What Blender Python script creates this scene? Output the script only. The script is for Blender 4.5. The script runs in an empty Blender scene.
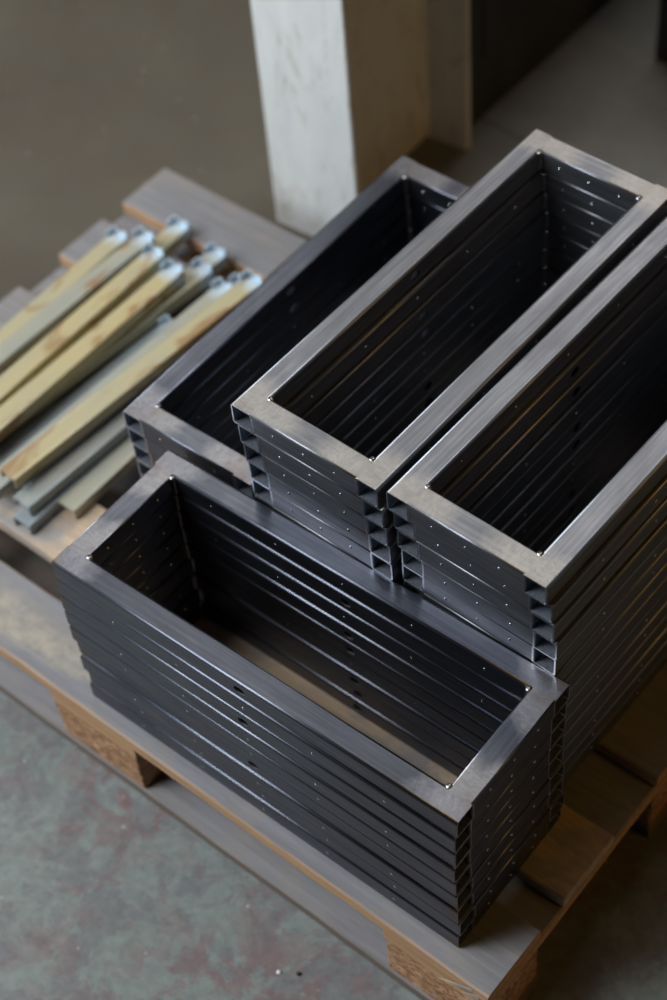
import bpy, bmesh, math, random
from mathutils import Vector, Matrix
random.seed(7)
C = bpy.context.scene.collection
PI = math.pi
Z0 = 0.144                      # top of the pallet above the floor
L, W, T, PITCH = 0.549, 0.200, 0.0298, 0.0303   # frame length, width, tube size, stacking pitch

# ------------------------------------------------------------------ helpers
def tag(o, label=None, cat=None, group=None, kind=None):
    if label: o['label'] = label
    if cat: o['category'] = cat
    if group: o['group'] = group
    if kind: o['kind'] = kind
    return o

def empty(name, loc, rz=0.0, ry=0.0, rx=0.0):
    o = bpy.data.objects.new(name, None); C.objects.link(o)
    o.location = loc; o.rotation_euler = (rx, ry, rz); o.empty_display_size = .05
    return o

def link(name, me, parent=None, loc=(0, 0, 0), rot=(0, 0, 0)):
    o = bpy.data.objects.new(name, me); C.objects.link(o)
    o.location = loc; o.rotation_euler = rot
    if parent: o.parent = parent
    return o

def to_mesh(bm, name, mats):
    me = bpy.data.meshes.new(name); bm.to_mesh(me); bm.free()
    for m in mats: me.materials.append(m)
    return me

def box(bm, x0, x1, y0, y1, z0, z1, mi=0, bev=0.0):
    vs = [bm.verts.new((x, y, z)) for z in (z0, z1) for (x, y) in ((x0, y0), (x1, y0), (x1, y1), (x0, y1))]
    fs = []
    for q in ((3, 2, 1, 0), (4, 5, 6, 7), (0, 1, 5, 4), (1, 2, 6, 5), (2, 3, 7, 6), (3, 0, 4, 7)):
        f = bm.faces.new([vs[i] for i in q]); f.material_index = mi; fs.append(f)
    if bev:
        es = list({e for f in fs for e in f.edges})
        bmesh.ops.bevel(bm, geom=es, offset=bev, segments=2, affect='EDGES', profile=.6)
    return vs

# ------------------------------------------------------------------ node helpers
class NT:
    def __init__(s, name):
        s.m = bpy.data.materials.new(name); s.m.use_nodes = True
        s.t = s.m.node_tree; s.t.nodes.clear()
        s.out = s.n('ShaderNodeOutputMaterial'); s.b = s.n('ShaderNodeBsdfPrincipled')
        s.l(s.b.outputs[0], s.out.inputs[0])
        s.tc = s.n('ShaderNodeTexCoord')
    def n(s, t, **k):
        n = s.t.nodes.new(t)
        for a, v in k.items(): setattr(n, a, v)
        return n
    def l(s, a, b): s.t.links.new(a, b)
    def inp(s, node, key, v):
        i = node.inputs[key]
        if hasattr(v, 'node'): s.l(v, i)
        else: i.default_value = v
    def coords(s, scale=(1, 1, 1), rand=True, src='Object', loc=(0, 0, 0)):
        mp = s.n('ShaderNodeMapping'); mp.inputs['Scale'].default_value = scale
        mp.inputs['Location'].default_value = loc
        if rand:
            oi = s.n('ShaderNodeObjectInfo'); ad = s.n('ShaderNodeVectorMath', operation='MULTIPLY_ADD')
            cb = s.n('ShaderNodeCombineXYZ')
            for k in range(3): s.l(oi.outputs['Random'], cb.inputs[k])
            s.l(cb.outputs[0], ad.inputs[0]); ad.inputs[1].default_value = (13.1, 7.7, 5.3)
            s.l(s.tc.outputs[src], ad.inputs[2]); s.l(ad.outputs[0], mp.inputs[0])
        else:
            s.l(s.tc.outputs[src], mp.inputs[0])
        return mp.outputs[0]
    def noise(s, vec, scale=5, detail=4, rough=.55, dist=0):
        n = s.n('ShaderNodeTexNoise'); s.l(vec, n.inputs['Vector'])
        n.inputs['Scale'].default_value = scale; n.inputs['Detail'].default_value = detail
        n.inputs['Roughness'].default_value = rough; n.inputs['Distortion'].default_value = dist
        return n.outputs['Fac']
    def ramp(s, fac, *stops):
        r = s.n('ShaderNodeValToRGB'); s.l(fac, r.inputs[0]); cr = r.color_ramp
        while len(cr.elements) < len(stops): cr.elements.new(.5)
        for e, (p, c) in zip(cr.elements, stops):
            e.position = p; e.color = (c, c, c, 1) if isinstance(c, (int, float)) else (*c, 1)
        return r.outputs[0]
    def mix(s, fac, a, b, mode='MIX'):
        n = s.n('ShaderNodeMix', data_type='RGBA', blend_type=mode)
        s.inp(n, 0, fac)
        for k, v in ((6, a), (7, b)):
            if isinstance(v, tuple): n.inputs[k].default_value = (*v, 1)
            else: s.l(v, n.inputs[k])
        return n.outputs[2]
    def math(s, op, a, b=0.0, c=None, clamp=False):
        n = s.n('ShaderNodeMath', operation=op, use_clamp=clamp); s.inp(n, 0, a); s.inp(n, 1, b)
        if c is not None: s.inp(n, 2, c)
        return n.outputs[0]
    def bump(s, h, strength=.2, dist=.001):
        n = s.n('ShaderNodeBump'); s.l(h, n.inputs['Height'])
        n.inputs['Strength'].default_value = strength; n.inputs['Distance'].default_value = dist
        s.l(n.outputs[0], s.b.inputs['Normal'])

def maprange(N, v, a, b, c=0.0, d=1.0):
    n = N.n('ShaderNodeMapRange'); N.inp(n, 0, v)
    for i, x in zip((1, 2, 3, 4), (a, b, c, d)): n.inputs[i].default_value = x
    return n.outputs[0]

# ------------------------------------------------------------------ materials
def steel(name, half, rust_end=.5, lift=1.0, groundcol=(.56, .55, .535), extra=0.0, warm=(1, 1, 1)):
    """hot rolled tube steel, brushed along its length, ground brighter round the welded ends"""
    N = NT(name)
    st = N.noise(N.coords((2.2, 75, 75)), 3, 5, .65)
    st2 = N.noise(N.coords((5, 260, 260)), 3, 3, .6)
    bl = N.noise(N.coords((9, 16, 16)), 1.2, 4, .6, .6)
    gr = N.noise(N.coords((60, 26, 26)), 2.5, 4, .7, 1.5)
    sx = N.n('ShaderNodeSeparateXYZ'); N.l(N.tc.outputs['Object'], sx.inputs[0])
    ax = N.math('ABSOLUTE', sx.outputs[0])
    edge = N.math('ADD', ax, N.math('MULTIPLY', N.math('SUBTRACT', bl, .5), .09))
    endm = maprange(N, edge, half - .055, half - .032)
    nz = N.n('ShaderNodeSeparateXYZ'); N.l(N.tc.outputs['Normal'], nz.inputs[0])
    up = maprange(N, nz.outputs[2], .6, .95)
    gm = N.math('MULTIPLY', endm, up)
    base = N.ramp(st, (.25, tuple(lift * q for q in (.095, .102, .122))), (.5, tuple(lift * q for q in (.14, .15, .172))), (.75, tuple(lift * q for q in (.22, .23, .25))))
    base = N.mix(N.ramp(bl, (.4, 0.0), (.7, .55)), base, tuple(lift * q for q in (.10, .105, .12)))
    base = N.mix(N.math('MULTIPLY', gm, N.ramp(gr, (.3, .45), (.65, .95))), base, groundcol)
    # faint brown heat and rust tint near the welds
    hm = N.math('MULTIPLY', maprange(N, ax, half - .02, half - .002), N.ramp(bl, (.42, 0.0), (.6, rust_end)))
    base = N.mix(hm, base, (.22, .13, .075))
    base = N.mix(1.0, base, warm, 'MULTIPLY')
    N.l(base, N.b.inputs['Base Color'])
    N.b.inputs['Metallic'].default_value = 1.0
    r = N.math('ADD', .22 + extra, N.math('MULTIPLY', st2, .20))
    r = N.math('ADD', r, N.math('MULTIPLY', bl, .12))
    r = N.math('ADD', r, N.math('MULTIPLY', gm, .06), clamp=True)
    N.l(r, N.b.inputs['Roughness'])
    h = N.math('ADD', N.math('MULTIPLY', st2, .5), N.math('MULTIPLY', N.math('MULTIPLY', gr, gm), .8))
    h = N.math('ADD', h, N.math('MULTIPLY', st, .6))
    N.bump(h, .22, .0006)
    return N.m

def plain_metal(name, col, rough, bumpy=.0, metal=1.0, scale=300):
    N = NT(name)
    n = N.noise(N.coords((1, 1, 1)), scale, 3, .6)
    c = N.mix(N.ramp(n, (.3, .0), (.7, 1.0)), tuple(x * .75 for x in col), tuple(min(1, x * 1.15) for x in col))
    N.l(c, N.b.inputs['Base Color']); N.b.inputs['Metallic'].default_value = metal
    N.l(N.math('ADD', rough - .06, N.math('MULTIPLY', n, .12)), N.b.inputs['Roughness'])
    if bumpy: N.bump(n, bumpy, .001)
    return N.m

def zinc():
    """yellow passivated zinc fading to blue-white at the ends, with brown stains"""
    N = NT('yellow_zinc')
    a = N.noise(N.coords((22, 5, 22)), 1.0, 5, .6, .4)
    s = N.noise(N.coords((26, 8, 26)), 1.1, 4, .6, .8)
    f = N.noise(N.coords((300, 40, 300)), 1, 3, .6)
    oi = N.n('ShaderNodeObjectInfo')
    col = N.ramp(a, (.3, (.46, .42, .28)), (.5, (.56, .475, .27)), (.72, (.62, .48, .22)))
    pale = N.ramp(a, (.3, (.27, .33, .37)), (.7, (.36, .39, .38)))
    oc = N.n('ShaderNodeSeparateColor'); N.l(oi.outputs['Color'], oc.inputs[0])
    col = N.mix(oc.outputs[0], col, pale)
    sp = N.n('ShaderNodeSeparateXYZ'); N.l(N.tc.outputs['Object'], sp.inputs[0])
    ends = maprange(N, N.math('ADD', sp.outputs[1], N.math('MULTIPLY', N.math('SUBTRACT', a, .5), .05)), .205, .228)
    col = N.mix(ends, col, (.60, .70, .76))
    col = N.mix(N.math('MULTIPLY', oc.outputs[1], N.ramp(s, (.54, 0.0), (.61, .85))), col, (.36, .19, .08))
    N.l(col, N.b.inputs['Base Color'])
    N.b.inputs['Metallic'].default_value = .35
    N.l(N.math('ADD', .40, N.math('MULTIPLY', f, .16)), N.b.inputs['Roughness'])
    N.bump(f, .12, .0005)
    return N.m

def wood_top(name='weathered_board', dirt=False, st=(1, 1, 1)):
    N = NT(name)
    g = N.noise(N.coords((3, 60, 60)), 2, 5, .65, .3)
    b = N.noise(N.coords((6, 9, 9)), 1.5, 4, .6, .5)
    fine = N.noise(N.coords((30, 400, 400)), 1, 3, .6)
    top = N.ramp(g, (.25, (.15, .145, .15)), (.5, (.22, .21, .215)), (.8, (.29, .275, .27)))
    top = N.mix(N.ramp(b, (.45, 0.0), (.7, .5)), top, (.30, .245, .19))
    if dirt:
        sp = N.n('ShaderNodeSeparateXYZ'); N.l(N.tc.outputs['Object'], sp.inputs[0])
        y = N.math('ADD', sp.outputs[1], N.math('MULTIPLY', N.math('SUBTRACT', b, .5), .07))
        band = N.math('MULTIPLY', maprange(N, y, -.034, -.018), maprange(N, y, .0, .032, 1.0, 0.0))
        left = maprange(N, N.math('ADD', sp.outputs[0], N.math('MULTIPLY', N.math('SUBTRACT', b, .5), .2)), .08, -.05)
        dn = N.noise(N.coords((25, 25, 25)), 2, 5, .7)
        m = N.math('MULTIPLY', N.math('MULTIPLY', band, left), N.ramp(dn, (.35, .25), (.6, 1.0)))
        top = N.mix(m, top, (.40, .345, .265))
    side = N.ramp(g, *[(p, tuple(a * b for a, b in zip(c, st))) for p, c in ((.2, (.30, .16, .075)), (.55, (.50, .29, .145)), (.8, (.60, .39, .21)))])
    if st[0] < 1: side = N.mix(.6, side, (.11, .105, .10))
    nn = N.n('ShaderNodeSeparateXYZ'); N.l(N.tc.outputs['Normal'], nn.inputs[0])
    up = maprange(N, N.math('ADD', nn.outputs[2], N.math('MULTIPLY', N.math('SUBTRACT', b, .5), .3)), .55, .85)
    N.l(N.mix(up, side, top), N.b.inputs['Base Color'])
    N.b.inputs['Roughness'].default_value = .78
    N.bump(N.math('ADD', g, N.math('MULTIPLY', fine, .5)), .45, .0015)
    return N.m

def wood_raw():
    N = NT('bare_board')
    g = N.noise(N.coords((4, 70, 70)), 2, 5, .65, .3)
    b = N.noise(N.coords((7, 11, 11)), 1.5, 4, .6, .8)
    c = N.ramp(g, (.25, (.42, .28, .18)), (.5, (.55, .40, .27)), (.8, (.66, .50, .35)))
    c = N.mix(N.ramp(b, (.45, 0.0), (.6, .85)), c, (.30, .28, .27))
    N.l(c, N.b.inputs['Base Color']); N.b.inputs['Roughness'].default_value = .75
    N.bump(g, .45, .0015)
    return N.m

def chipboard():
    N = NT('pressed_chip_block')
    v = N.n('ShaderNodeTexVoronoi'); N.l(N.coords((1, 1, 2.0)), v.inputs['Vector']); v.inputs['Scale'].default_value = 170
    sc = N.n('ShaderNodeSeparateColor'); N.l(v.outputs['Color'], sc.inputs[0])
    n = N.noise(N.coords((1, 1, 1)), 30, 4, .6)
    c = N.ramp(sc.outputs[0], (.0, (.20, .09, .035)), (.35, (.36, .17, .075)), (.7, (.48, .26, .13)), (1.0, (.58, .37, .22)))
    c = N.mix(N.ramp(n, (.45, 0.0), (.7, .45)), c, (.22, .12, .06))
    N.l(c, N.b.inputs['Base Color']); N.b.inputs['Roughness'].default_value = .85
    N.bump(N.math('ADD', sc.outputs[1], n), .7, .002)
    return N.m

def concrete():
    N = NT('worn_painted_concrete')
    vec = N.coords((1, 1, 1), rand=False)
    sp = N.n('ShaderNodeSeparateXYZ'); N.l(vec, sp.inputs[0])
    big = N.noise(vec, 2.2, 5, .6, .4)
    med = N.noise(vec, 12, 8, .72, .5)
    med2 = N.noise(N.coords((1, 1, 1), False, loc=(4, 7, 1)), 17, 8, .72, .5)
    fin = N.noise(vec, 70, 4, .6)
    grey = N.ramp(fin, (.3, (.135, .135, .132)), (.7, (.19, .19, .185)))
    # old green paint and patches of an older red coat, near the pallet front only
    green = N.ramp(fin, (.3, (.165, .19, .172)), (.7, (.23, .255, .23)))
    red = N.ramp(fin, (.3, (.165, .085, .085)), (.7, (.22, .12, .118)))
    paint = N.mix(N.ramp(med, (.46, 0.0), (.52, .9)), grey, green)
    rm = N.ramp(med2, (.49, 0.0), (.53, .7))
    rm = N.math('MULTIPLY', rm, N.ramp(big, (.40, .15), (.56, 1.0)))
    paint = N.mix(rm, paint, red)
    brown = N.ramp(big, (.3, (.082, .064, .043)), (.55, (.106, .087, .060)), (.75, (.122, .113, .080)))
    brown = N.mix(N.ramp(med, (.4, 0.0), (.7, .35)), brown, (.085, .078, .07))
    # the painted bay runs along the front of the pallet
    far = maprange(N, N.math('ADD', N.math('ADD', sp.outputs[1], N.math('MULTIPLY', sp.outputs[0], -.25)),
                             N.math('MULTIPLY', N.math('SUBTRACT', big, .5), .5)), .15, .55)
    # greyer floor panel with a thin joint, colour lightened to offset the column's shadow
    slab_lift = N.math('MULTIPLY', maprange(N, N.math('ADD', sp.outputs[1], N.math('MULTIPLY', N.math('SUBTRACT', big, .5), .12)), 1.02, 1.10), maprange(N, sp.outputs[0], -1.15, -1.0))
    brown = N.mix(slab_lift, brown, N.ramp(med, (.35, (.16, .150, .128)), (.65, (.20, .190, .165))))
    joint = N.math('LESS_THAN', N.math('ABSOLUTE', N.math('SUBTRACT', N.math('ADD', sp.outputs[1], N.math('MULTIPLY', sp.outputs[0], .1)), 1.195)), .0035)
    brown = N.mix(N.math('MULTIPLY', N.math('MULTIPLY', joint, slab_lift), .6), brown, (.05, .045, .04))
    c = N.mix(far, paint, brown)
    # specks, chips and thin scratches
    v = N.n('ShaderNodeTexVoronoi'); N.l(vec, v.inputs['Vector']); v.inputs['Scale'].default_value = 38
    spk = N.math('MULTIPLY', N.ramp(v.outputs['Distance'], (.05, 1.0), (.12, 0.0)), N.ramp(med2, (.52, 0.0), (.56, 1.0)))
    c = N.mix(N.math('MULTIPLY', spk, .6), c, (.45, .47, .48))
    w = N.n('ShaderNodeTexWave'); N.l(N.coords((1, 1, 1), False), w.inputs['Vector'])
    mpw = N.n('ShaderNodeMapping'); mpw.inputs['Rotation'].default_value = (0, 0, .5)
    N.l(N.tc.outputs['Object'], mpw.inputs[0]); N.l(mpw.outputs[0], w.inputs['Vector'])
    w.inputs['Scale'].default_value = 1.7; w.inputs['Distortion'].default_value = 14; w.inputs['Detail'].default_value = 4
    scr = N.ramp(w.outputs['Fac'], (.0, .5), (.012, 0.0))
    c = N.mix(N.math('MULTIPLY', scr, .25), c, (.08, .075, .07))
    N.l(c, N.b.inputs['Base Color'])
    N.l(N.math('ADD', .42, N.math('MULTIPLY', med, .3)), N.b.inputs['Roughness'])
    N.b.inputs['Specular IOR Level'].default_value = .35
    N.bump(N.math('ADD', N.math('MULTIPLY', med, .6), N.math('MULTIPLY', fin, .4)), .25, .002)
    return N.m

def white_paint():
    N = NT('scuffed_white_paint')
    a = N.noise(N.coords((5, 5, 2)), 2, 6, .7, .7)
    b = N.noise(N.coords((14, 14, 5)), 2, 5, .7, 1.0)
    c = N.ramp(a, (.3, (.66, .67, .64)), (.6, (.79, .79, .75)))
    c = N.mix(N.ramp(b, (.56, 0.0), (.68, .6)), c, (.42, .37, .28))
    N.l(c, N.b.inputs['Base Color']); N.b.inputs['Roughness'].default_value = .6
    N.bump(a, .2, .002)
    return N.m

def dark_paint():
    N = NT('dark_machine_paint')
    a = N.noise(N.coords((6, 6, 2)), 2, 5, .7, .7)
    N.l(N.ramp(a, (.3, (.030, .030, .038)), (.7, (.05, .05, .06))), N.b.inputs['Base Color'])
    N.b.inputs['Roughness'].default_value = .55
    return N.m

M_long = steel('dark_steel_long', L / 2, .5, 1.0, (.42, .42, .43), warm=(1.0, .985, 1.03))
M_short = steel('dark_steel_short', (W - 2 * T) / 2, .3, 1.15, (.46, .45, .44), warm=(1.0, .985, 1.02))
M_long2 = steel('brushed_steel_long', L / 2, .25, 1.95, extra=.08, warm=(1.0, .955, .90))
M_short2 = steel('brushed_steel_short', (W - 2 * T) / 2, .15, 1.95, extra=.08, warm=(1.0, .955, .90))
M_cut = plain_metal('cut_steel_edge', (.62, .63, .66), .34)
M_in = plain_metal('tube_inside', (.30, .325, .38), .42, metal=.8)
M_rivet = plain_metal('bright_rivet', (.66, .68, .72), .22)
M_weld = plain_metal('weld_metal', (.42, .40, .39), .30, .5, scale=160)
M_zinc = zinc()
M_zincin = plain_metal('zinc_inside', (.30, .34, .37), .5, metal=.5)
M_wood = wood_top(); M_woodf = wood_top('weathered_front_board', True)
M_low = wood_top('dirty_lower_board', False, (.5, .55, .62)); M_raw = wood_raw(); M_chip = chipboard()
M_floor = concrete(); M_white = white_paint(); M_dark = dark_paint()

# ------------------------------------------------------------------ tube rail
def rail_mesh(name, length, mat, dots=(), hole=None, r=.0033):
    """hollow square tube along X, z from 0 to T, y centred; rivets on both side faces; optional through hole"""
    bm = bmesh.new()
    h = length / 2; wt = .0019; nseg = 4
    def loop(inset, rad, seg):
        a = T / 2 - inset; pts = []
        for (cy, cz, a0) in ((a - rad, a - rad, 0), (-(a - rad), a - rad, 90), (-(a - rad), -(a - rad), 180), (a - rad, -(a - rad), 270)):
            for k in range(seg + 1):
                an = math.radians(a0 + 90 * k / seg); pts.append((cy + rad * math.cos(an), T / 2 + cz + rad * math.sin(an)))
        return pts
    xs = [-h, h] if hole is None else [-h, hole - .012, hole + .012, h]
    rings = {}
    for key, (ins, rad) in {'o': (0, r), 'i': (wt, .0012)}.items():
        P = loop(ins, rad, nseg)
        rings[key] = [[bm.verts.new((x, y, z)) for (y, z) in P] for x in xs]
    n = 4 * (nseg + 1)
    # flat sides: between the end of one corner and the start of the next
    def flat(k): return k % (nseg + 1) == nseg
    holes = {}
    for key in 'oi':
        R = rings[key]
        for s in range(len(xs) - 1):
            for k in range(n):
                k2 = (k + 1) % n
                q = [R[s][k], R[s][k2], R[s + 1][k2], R[s + 1][k]]
                if key == 'o': q.reverse()
                side = flat(k) and k // (nseg + 1) in (1, 3)     # -Y and +Y faces
                if hole is not None and s == 1 and side:
                    y = q[0].co.y; zc = T / 2; cr = .0058
                    ring = []
                    for m in range(16):
                        an = 2 * PI * m / 16
                        ring.append(bm.verts.new((hole + 1.35 * cr * math.cos(an), y, zc + cr * math.sin(an))))
                    cs = {}
                    for v in q:
                        cs[(1 if v.co.x > hole else -1, 1 if v.co.z > zc else -1)] = v
                    order = [cs[(1, 1)], cs[(-1, 1)], cs[(-1, -1)], cs[(1, -1)]]
                    for m in range(16):
                        c = order[m // 4]
                        f = bm.faces.new([ring[m], ring[(m + 1) % 16], c])
                    for m in range(4):
                        f = bm.faces.new([order[m], ring[(m * 4 + 4) % 16], order[(m + 1) % 4]])
                    holes.setdefault(k // (nseg + 1), {})[key] = ring
                else:
                    f = bm.faces.new(q); f.material_index = 0 if key == 'o' else 2
                    f.smooth = not flat(k)
    for d in holes.values():
        a, b = d['o'], d['i']
        for m in range(16):
            f = bm.faces.new([a[m], a[(m + 1) % 16], b[(m + 1) % 16], b[m]]); f.material_index = 1
    for s in (0, -1):                                           # sawn ends
        for k in range(n):
            k2 = (k + 1) % n
            f = bm.faces.new([rings['o'][s][k], rings['o'][s][k2], rings['i'][s][k2], rings['i'][s][k]]); f.material_index = 1
    for dx in dots:
        for sy in (-1, 1):
            c = bm.verts.new((dx, sy * (T / 2 + .0009), T / 2))
            prev = None; rr = []
            for (ra, ry) in ((.0013, .0007), (.0019, 0.0)):
                rr.append([bm.verts.new((dx + ra * math.cos(2 * PI * m / 10), sy * (T / 2 + ry), T / 2 + ra * math.sin(2 * PI * m / 10))) for m in range(10)])
            for m in range(10):
                f = bm.faces.new([c, rr[0][m], rr[0][(m + 1) % 10]]); f.material_index = 3; f.smooth = True
                f = bm.faces.new([rr[0][m], rr[1][m], rr[1][(m + 1) % 10], rr[0][(m + 1) % 10]]); f.material_index = 3; f.smooth = True
    bmesh.ops.recalc_face_normals(bm, faces=bm.faces)
    return to_mesh(bm, name, [mat, M_cut, M_in, M_rivet])

def weld_mesh():
    """lumpy bead: a drip down the inner corner and a flat puddle on the top seam"""
    bm = bmesh.new(); rnd = random.Random(3)
    rings = []
    for i in range(15):
        z = .0012 + (T - .0012) * i / 14
        rad = .0036 + .0010 * math.sin(i * 2.1) * .6 + rnd.uniform(-.0003, .0003)
        if i == 0: rad *= .6
        if i == 14: rad *= 1.1
        rings.append([bm.verts.new((rad * math.cos(2 * PI * m / 10), rad * math.sin(2 * PI * m / 10), z)) for m in range(10)])
    for a, b in zip(rings, rings[1:]):
        for m in range(10):
            f = bm.faces.new([a[m], a[(m + 1) % 10], b[(m + 1) % 10], b[m]]); f.smooth = True
    cap = bm.verts.new((0, 0, T + .0003))
    for m in range(10):
        f = bm.faces.new([rings[-1][m], rings[-1][(m + 1) % 10], cap]); f.smooth = True
    bm.faces.new(list(reversed(rings[0])))
    bmesh.ops.recalc_face_normals(bm, faces=bm.faces)
    return to_mesh(bm, 'weld_bead', [M_weld])

def rail_set(ml, ms):
    return (rail_mesh('riveted_rail', L, ml, dots=[-.188, -.094, 0, .094, .188]), rail_mesh('drilled_rail', L, ml, hole=.004),
            rail_mesh('short_rail', W - 2 * T + .0065, ms, dots=[-.042, 0, .042], r=.0021))
me_weld = weld_mesh()

def frame_proto(me_riv, me_hol, me_sho):
    """origin at the frame's centre, underside at z = 0, long rails along X; riveted rail on -Y"""
    root = empty('steel_frame', (0, 0, 0))
    yo = W / 2 - T / 2
    link('long_rail', me_riv, root, (0, -yo, 0))
    link('long_rail', me_hol, root, (0, yo, 0))
    for s in (-1, 1):
        link('short_rail', me_sho, root, (s * (L / 2 - T / 2 - .0001), 0, 0), (0, 0, PI / 2))
    for sx in (-1, 1):
        for sy in (-1, 1):
            link('weld_bead', me_weld, root, (sx * (L / 2 - T - .0006), sy * (W / 2 - T - .0006), 0), (0, 0, math.atan2(sy, sx)))
    return root

protos = [frame_proto(*rail_set(M_long, M_short)), frame_proto(*rail_set(M_long2, M_short2))]; proto_used = [False, False]
def copy_tree(o, parent=None):
    c = o.copy(); C.objects.link(c)
    if parent: c.parent = parent
    for ch in list(o.children): copy_tree(ch, c)
    return c

def frame_at(cx, cy, z, rz, flip, label, group, v=0):
    if proto_used[v]: o = copy_tree(protos[v])
    else: o = protos[v]; proto_used[v] = True
    o.location = (cx, cy, z); o.rotation_euler = (0, 0, rz + (PI if flip else 0))
    tag(o, label, 'steel frame', group)
    return o

ORD = ['topmost', 'second from the top', 'third from the top', 'fourth from the top', 'fifth from the top', 'sixth from the top',
       'seventh from the top', 'eighth from the top', 'ninth from the top', 'tenth from the top', 'eleventh from the top',
       'twelfth from the top', 'second from the bottom', 'lowest']
def word(k, n):
    if k == n - 1: return 'lowest'
    if k == n - 2: return 'second from the bottom'
    return ORD[k]

def stack(corner, along_y, rot, n, offs, rots, drilled_out, what, group, v=0):
    """corner: (x, y) of the left-near corner of the top frame"""
    for k in range(n):
        a = rots[k] if rots else rot
        ox, oy = offs[k] if k < len(offs) else offs[-1]
        dx, dy = (W / 2, L / 2) if along_y else (L / 2, W / 2)
        ca, sa = math.cos(a), math.sin(a)
        x = corner[0] + ox + ca * dx - sa * dy; y = corner[1] + oy + sa * dx + ca * dy
        z = Z0 + .0002 + (n - 1 - k) * PITCH
        rz = a + (PI / 2 if along_y else 0)
        frame_at(x, y, z, rz, (k in drilled_out), what % word(k, n), group, v)

# front stack: left-near corner of the top frame, its slight twist decreasing downwards
rf = [.0172, .0140, .0156, .0118, .0140, .0096, .0122, .0082, .0105]
base_off = [(0, 0), (-1.5, -2.4), (-1.2, -2.6), (-1.3, -4.8), (-.6, -4.2), (.4, -3.6), (1.9, -5.4), (3.6, -4.2), (1.6, -5.0)]
fo = []
for k in range(9):
    # offsets were taken at the near right corner; carry them to the left corner through the twist
    cx = base_off[k][0] / 1000 - L * math.cos(rf[k]); cy = base_off[k][1] / 1000 - L * math.sin(rf[k])
    fo.append((cx, cy))
stack((0.0, 0.0), False, 0, 9, fo, rf, {0, 2, 5}, 'dark steel tube frame, %s in the near stack at the pallet front', 'frames in the near stack')

def jit(seq, n, amp=.0009):
    out = [(a / 1000, b / 1000) for a, b in seq]
    while len(out) < n: out.append((out[4][0] + random.uniform(-amp, amp), out[4][1] + random.uniform(0, amp)))
    return out
stack((-.438, .1923), True, -.0124, 14, jit([(0, 0), (5.5, .5), (8, 1.5), (9.5, 2.8), (10, 3.2)], 14), None, {1, 4, 5, 8, 11},
      'dark steel tube frame, %s in the middle of the three rear stacks', 'frames in the middle rear stack', 1)
stack((-.2307, .1950), True, -.0202, 14, jit([(0, 0), (5, 3.2), (8, 3.4), (11.8, 4.2), (10.4, 5.6)], 14), None, {0, 3, 6, 7, 10},
      'dark steel tube frame, %s in the right one of the rear stacks', 'frames in the right rear stack', 1)
stack((-.6392, .2013), True, .0158, 9, jit([(0, 0), (.5, .8), (1.5, 1.8), (2, 2.0), (1.5, 2.6)], 9), None, {2, 3, 6},
      'steel tube frame, %s in the low stack beside the yellow bars', 'frames in the low left rear stack')

# ------------------------------------------------------------------ pallet
PX, PY = .060, -.030
def plank(name, parent, x0, x1, y0, y1, z0, z1, mat, seed, worn=0.0):
    """a board with slightly wandering, worn edges; local origin at its centre"""
    rnd = random.Random(seed); bm = bmesh.new()
    cx, cy = (x0 + x1) / 2, (y0 + y1) / 2
    alongx = (x1 - x0) > (y1 - y0)
    Ln = (x1 - x0) if alongx else (y1 - y0); Wd = (y1 - y0) if alongx else (x1 - x0)
    n = max(6, int(Ln / .025)); e = .0022; hh = z1 - z0
    secs = []
    ph = [rnd.uniform(0, 6) for _ in range(4)]
    for i in range(n + 1):
        t = -Ln / 2 + Ln * i / n
        w1 = .0003 * math.sin(t * 23 + ph[0]) + .0002 * math.sin(t * 61 + ph[1]) + rnd.uniform(-.0003, .0003)
        w2 = .0003 * math.sin(t * 19 + ph[2]) + .0002 * math.sin(t * 53 + ph[3]) + rnd.uniform(-.0003, .0003)
        q = 0.0
        if worn and i in (0, n): q = worn
        a = -Wd / 2 - w1 + q; b = Wd / 2 + w2 - q
        prof = [(a + e, 0), (b - e, 0), (b, e), (b, hh - e * 1.2), (b - e * 1.2, hh), (a + e * 1.2, hh), (a, hh - e * 1.2), (a, e)]
        secs.append([bm.verts.new((t, p, z) if alongx else (-p, t, z)) for p, z in prof])
    for s, s2 in zip(secs, secs[1:]):
        for k in range(8):
            bm.faces.new([s[k], s2[k], s2[(k + 1) % 8], s[(k + 1) % 8]])
    bm.faces.new(secs[0]); bm.faces.new(list(reversed(secs[-1])))
    bmesh.ops.recalc_face_normals(bm, faces=bm.faces)
    return link(name, to_mesh(bm, name, [mat]), parent, (cx - PX, cy - PY, z0))

pal = empty('wooden_pallet', (PX, PY, 0))
tag(pal, 'weathered wooden pallet with chip blocks under the stacked frames', 'pallet')
XL, XR = PX - 1.2, PX
plank('top_board', pal, XL, XR, PY, PY + .098, Z0 - .022, Z0, M_woodf, 1)
plank('top_board', pal, XL, XR, .112, .212, Z0 - .022, Z0 - .0006, M_raw, 2)
plank('top_board', pal, XL, XR, .302, .444, Z0 - .022, Z0, M_wood, 3)
plank('top_board', pal, XL, XR, .526, .624, Z0 - .022, Z0 - .0004, M_wood, 4)
brk = plank('top_board', pal, XL, -.848, .667, .766, Z0 - .022, Z0, M_wood, 5)
brk['label'] = 'shortened grey board with a pale sawn end'
plank('top_board', pal, XR - .14, XR, .667, .766, Z0 - .022, Z0, M_wood, 15)
for i, xc in enumerate((XL + .0725, PX - .60, XR - .0725)):
    plank('cross_board', pal, xc - .0725, xc + .0725, PY + .001, .765, Z0 - .044, Z0 - .0222, M_wood, 6 + i)
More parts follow.
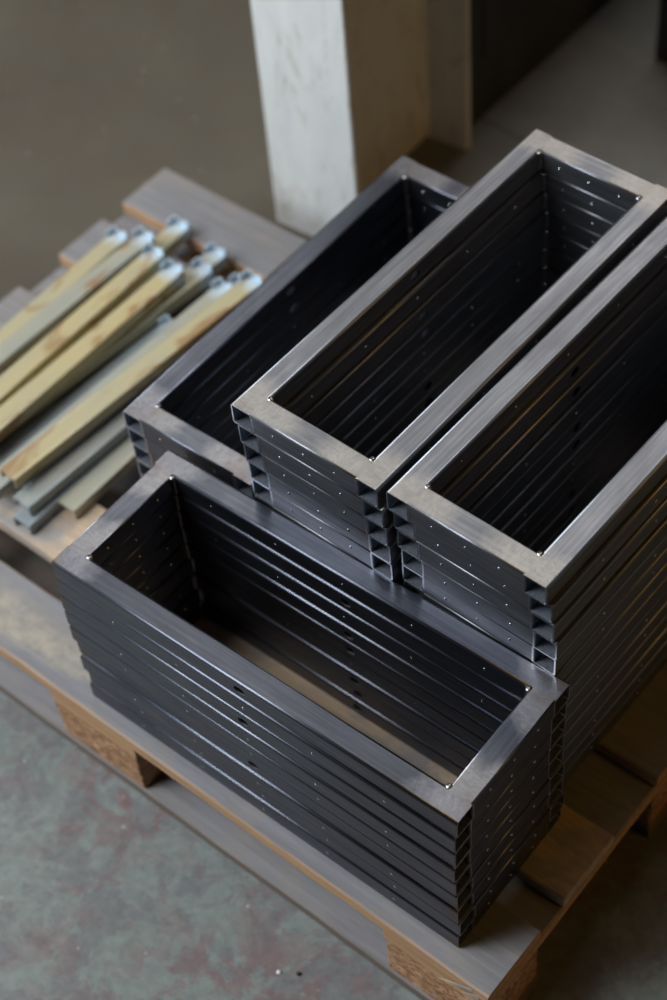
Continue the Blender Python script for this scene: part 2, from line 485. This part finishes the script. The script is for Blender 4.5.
for j, (ya, yb) in enumerate(((PY, PY + .1), (.30, .445), (.666, .766))):
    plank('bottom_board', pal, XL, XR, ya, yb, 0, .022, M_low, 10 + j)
    for i, xc in enumerate((XL + .0725, PX - .60, XR - .0725)):
        bm = bmesh.new(); hw = (yb - ya) / 2 - .002
        box(bm, -.0705, .0705, -hw, hw, 0, .0776, 0, .002)
        # chipped, crumbly faces
        bmesh.ops.subdivide_edges(bm, edges=[e for e in bm.edges if e.calc_length() > .03], cuts=5, use_grid_fill=True)
        rnd = random.Random(30 + i * 3 + j)
        for v in bm.verts:
            if .004 < v.co.z < .073:
                v.co.x += rnd.uniform(-.0009, .0009); v.co.y += rnd.uniform(-.0009, .0009)
        me = to_mesh(bm, 'block', [M_chip])
        link('block', me, pal, (xc - PX, (ya + yb) / 2 - PY, .0221))
# splinters peeling off the near corner of the front board
bm = bmesh.new()
for (x, y, z, a, ln) in ((-.020, -.004, Z0 - .010, .25, .030), (-.034, -.006, Z0 - .016, .05, .026), (-.012, -.004, Z0 - .018, .5, .02)):
    d = Vector((math.cos(PI + a), -.28, .10)).normalized(); p = Vector((x, y + .003, z)); s = Vector((0, .0008, .0014))
    q = [p - s, p + s, p + d * ln]
    t2 = [v + Vector((0, .0009, .0004)) for v in q]
    A = [bm.verts.new(v) for v in q]; B = [bm.verts.new(v) for v in t2]
    bm.faces.new(A); bm.faces.new(list(reversed(B)))
    for k in range(3): bm.faces.new([A[k], B[k], B[(k + 1) % 3], A[(k + 1) % 3]])
bmesh.ops.recalc_face_normals(bm, faces=bm.faces)
link('splinters', to_mesh(bm, 'splinters', [M_raw]), pal, (0, 0, 0))

# ------------------------------------------------------------------ yellow zinc bars
BL, BW, BH, BT = .466, .031, .018, .0022
def bar_body():
    """down-facing channel along Y, top at z = BH"""
    bm = bmesh.new(); h = BL / 2; w = BW / 2; r = .0022
    prof = []
    for a in (180, 157, 135, 112, 90): prof.append((-w + r + r * math.cos(math.radians(a)), BH - r + r * math.sin(math.radians(a))))
    for a in (90, 67, 45, 22, 0): prof.append((w - r + r * math.cos(math.radians(a)), BH - r + r * math.sin(math.radians(a))))
    outer = [(-w, 0)] + prof + [(w, 0)]
    inner = [(w - BT, 0), (w - BT, BH - BT), (-w + BT, BH - BT), (-w + BT, 0)]
    P = outer + inner; n = len(P); no = len(outer)
    S = [[bm.verts.new((x, y, z)) for x, z in P] for y in (-h, h)]
    for k in range(n):
        k2 = (k + 1) % n
        f = bm.faces.new([S[0][k], S[0][k2], S[1][k2], S[1][k]])
        f.material_index = 1 if no <= k < n - 1 else 0
        f.smooth = 1 <= k < no - 2 and k != 5
    for s in S:
        # end cap of the channel, as three strips
        def c(*i): bm.faces.new([s[j] for j in i])
        c(0, 1, no + 2, no + 3)
        c(*([no + 2] + list(range(1, no - 1)) + [no + 1]))
        c(no - 2, no - 1, no, no + 1)
    bmesh.ops.recalc_face_normals(bm, faces=bm.faces)
    return to_mesh(bm, 'channel', [M_zinc, M_zincin])
def bar_tab():
    """upright lug at the far end: bent plate with a slot between two ears"""
    bm = bmesh.new(); w = BW / 2 - .001
    box(bm, -w, w, -.0012, .0012, -BH + .001, .006, 0, .0004)
    box(bm, -w, -w + .010, -.0012, .0012, .006, .0105, 0, .0004)
    box(bm, w - .010, w, -.0012, .0012, .006, .0105, 0, .0004)
    box(bm, -w, -w + .0022, -.016, -.0012, .0005, .011, 0, .0004)
    return to_mesh(bm, 'end_tab', [plain_metal('blue_white_zinc', (.62, .72, .80), .36, .1, .5)])
def bar_foot():
    bm = bmesh.new(); w = BW / 2 - BT - .0006
    box(bm, -w, w, -.001, .001, .001, .010, 0, .0003)
    return to_mesh(bm, 'end_web', [M_zincin])
me_b, me_t, me_f = bar_body(), bar_tab(), bar_foot()
def bar_proto():
    r = empty('zinc_bar', (0, 0, 0))
    link('channel', me_b, r)
    t = link('end_tab', me_t, r, (0, BL / 2 + .0013, BH)); t['label'] = 'bluish white upright end tab'
    link('end_web', me_f, r, (0, -BL / 2 + .012, 0))
    return r
bp = bar_proto(); first = [True]
# far end (x, y), heading in degrees of the far end seen from the near end, base height above pallet, label
# (grey-blue share, stain share) per bar goes to the channel's object colour
BARS = [
    (-1.0765, .598, 91.8, .0, (.15, .7), 'pale yellow zinc bar, outermost on the left edge of the pallet'),
    (-1.0248, .606, 88.7, .0195, (.5, 1.0), 'dull grey zinc bar with a brown stain, second from the left'),
    (-1.0148, .668, 91.0, .0, (.2, .0), 'short showing yellow bar whose end pokes out farthest beside the grey bar'),
    (-.9730, .575, 91.0, .0392, (.0, .8), 'yellow zinc bar directly to the right of the dull grey bar'),
    (-.9260, .566, 90.0, .0392, (.0, 1.0), 'broad yellow stained bar lying on top in the middle of the heap'),
    (-.9080, .606, 85.2, .0195, (.25, .2), 'yellow bar almost hidden under the broad stained one, blue tab showing'),
    (-.9290, .656, 87.4, .0, (.5, .0), 'zinc bar whose lone blue tab pokes out behind the middle of the heap'),
    (-.8840, .505, 86.0, .0, (1.0, .1), 'bluish zinc bar sunk in the gap of the heap'),
    (-.8560, .593, 88.6, .0195, (.6, .2), 'pale grey bar running beside the long near bar'),
    (-.8570, .628, 90.2, .0, (.8, .0), 'low bar at the far end, tab between two others'),
    (-.8120, .610, 86.3, .0460, (.1, .9), 'long yellow bar raised on top nearest the frames'),
    (-.7935, .600, 87.6, .0195, (.85, .2), 'blue grey bar partly under the raised yellow bar, toward the frames'),
    (-.7785, .640, 90.6, .0, (.5, .1), 'yellowish bar lying closest to the low stack of frames'),
    (-.8110, .586, 90.9, .0, (.95, .0), 'lowest blue grey bar with its open end showing at the board'),
]
for (x, y, ang, z, mixv, lab) in BARS:
    pit = 0.0
    if first[0]: o = bp; first[0] = False
    else: o = copy_tree(bp)
    for ch in list(o.children):
        ch.color = (mixv[0], mixv[1], 0, 1)
        if lab.startswith('lowest') and ch.name.startswith('end_tab'): bpy.data.objects.remove(ch)
    a = math.radians(ang - 90)
    d = Vector((-math.sin(a), math.cos(a)))
    c = Vector((x, y)) - d * BL / 2
    o.location = (c.x, c.y, Z0 + .0003 + z); o.rotation_euler = (pit, 0, a)
    tag(o, lab, 'metal bar', 'zinc bars heaped on the pallet')

# ------------------------------------------------------------------ column and things behind
bm = bmesh.new()
H = 2.9
prof = [(-.085, 0), (.085, 0), (.085, .013), (.010, .013), (.004, .019), (.004, .301), (.010, .307), (.085, .307), (.085, .320), (-.085, .320),
        (-.085, .307), (-.010, .307), (-.004, .301), (-.004, .019), (-.010, .013), (-.085, .013)]
lo = [bm.verts.new((x, y, 0)) for x, y in prof]; hi = [bm.verts.new((x, y, H)) for x, y in prof]
n = len(prof)
for k in range(n): bm.faces.new([lo[k], lo[(k + 1) % n], hi[(k + 1) % n], hi[k]])
bm.faces.new(hi); bm.faces.new(list(reversed(lo)))
bmesh.ops.recalc_face_normals(bm, faces=bm.faces)
bmesh.ops.bevel(bm, geom=[e for e in bm.edges if abs(e.verts[0].co.z - e.verts[1].co.z) > 1], offset=.0015, segments=2, affect='EDGES')
col = link('steel_column', to_mesh(bm, 'steel_column', [M_white]), None, (-.944, .890, 0), (0, 0, .05))
tag(col, 'white painted steel column standing on the floor behind the pallet', 'column')

def cabinet(name, x0, x1, y0, y1, z1, label, cat):
    r = empty(name, ((x0 + x1) / 2, (y0 + y1) / 2, 0))
    hx, hy = (x1 - x0) / 2, (y1 - y0) / 2
    bm = bmesh.new(); box(bm, -hx, hx, -hy, hy, .0, z1, 0, .004)
    link('body', to_mesh(bm, 'body', [M_dark]), r)
    bm = bmesh.new()
    box(bm, hx + .0002, hx + .003, -hy + .04, hy - .04, .12, z1 - .05, 0, .001)
    link('side_panel', to_mesh(bm, 'side_panel', [M_dark]), r)
    tag(r, label, cat)
    return r
cabinet('machine_base', -1.01, -.906, 1.25, 2.9, .30, 'long dark machine side standing behind the white column', 'machine')
cabinet('dark_cabinet', -.752, -.25, 1.585, 2.1, 1.0, 'dark bluish cabinet corner at the far right of the floor', 'cabinet')

# small debris on the floor in front of the pallet
def chip(name, x, y, s, col, lab, seed):
    rnd = random.Random(seed); bm = bmesh.new()
    bmesh.ops.create_icosphere(bm, subdivisions=2, radius=s)
    for v in bm.verts:
        v.co *= rnd.uniform(.75, 1.15); v.co.z = max(-s * .3, v.co.z * .6)
    m = plain_metal(name + '_mat', col, .6, .3, 0.0, 200)
    o = link(name, to_mesh(bm, name, [m]), None, (x, y, s * .3 + .0002)); tag(o, lab, 'debris')

# ------------------------------------------------------------------ floor
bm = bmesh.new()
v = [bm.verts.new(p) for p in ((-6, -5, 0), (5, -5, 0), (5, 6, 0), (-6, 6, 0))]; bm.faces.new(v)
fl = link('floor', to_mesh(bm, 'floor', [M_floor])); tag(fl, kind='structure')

# ------------------------------------------------------------------ camera
yaw, pitch, roll = -.7657, .8921, -.1075
F = 1750.0
cam_loc = Vector((.5011, -.6434, 1.7967 + Z0))
cy, sy, cp, sp_ = math.cos(yaw), math.sin(yaw), math.cos(pitch), math.sin(pitch)
d = Vector((sy * cp, cy * cp, -sp_)); r = Vector((cy, -sy, 0)); u = r.cross(d)
r2 = math.cos(roll) * r + math.sin(roll) * u; u2 = -math.sin(roll) * r + math.cos(roll) * u
cd = bpy.data.cameras.new('camera'); cam = bpy.data.objects.new('camera', cd); C.objects.link(cam)
m = Matrix((r2, u2, -d)).transposed().to_4x4(); m.translation = cam_loc
cam.matrix_world = m
cd.sensor_fit = 'VERTICAL'; cd.sensor_height = 36.0; cd.lens = F / 1000 * 36.0
cd.clip_start = .05; cd.clip_end = 60
cd.dof.use_dof = True; cd.dof.focus_distance = 1.80; cd.dof.aperture_fstop = 2.8
bpy.context.scene.camera = cam

# debris positions on the floor
chip('concrete_chip', -.188, -.105, .0028, (.75, .78, .82), 'tiny pale chip on the floor before the pallet', 1)
chip('stone_chip', -.168, -.092, .0030, (.02, .02, .02), 'tiny black pebble on the floor before the pallet', 2)
chip('wood_chip', .135, -.020, .0045, (.55, .32, .10), 'small orange wood chip on the dark floor right of the pallet', 3)

# ------------------------------------------------------------------ light
def area(name, loc, target, sx, sy_, power, col):
    ld = bpy.data.lights.new(name, 'AREA'); ld.shape = 'RECTANGLE'; ld.size = sx; ld.size_y = sy_
    ld.energy = power; ld.color = col
    o = bpy.data.objects.new(name, ld); C.objects.link(o); o.location = loc
    o.rotation_euler = (Vector(target) - Vector(loc)).to_track_quat('-Z', 'Y').to_euler()
    return o
area('window_light', (-3.0, -1.7, 2.4), (-.4, .3, .2), 4.2, 1.0, 165, (.82, .91, 1.0))
area('skylight', (-1.8, -1.5, 3.9), (-.4, .2, .2), 1.1, 1.1, 85, (.92, .96, 1.0))
area('roof_light', (-1.8, 2.8, 4.0), (-.4, .5, .2), 3.0, 1.5, 58, (1.0, .98, .96))
area('warm_lamp', (3.4, .9, 2.6), (0, .4, .2), 1.2, 1.2, 15, (1.0, .55, .11))
w = bpy.data.worlds.new('world'); bpy.context.scene.world = w; w.use_nodes = True
w.node_tree.nodes['Background'].inputs[0].default_value = (1.0, .85, .65, 1)
w.node_tree.nodes['Background'].inputs[1].default_value = .008

vs = bpy.context.scene.view_settings
vs.view_transform = 'Standard'; vs.look = 'None'; vs.gamma = 1; vs.use_curve_mapping = False; vs.exposure = -0.08
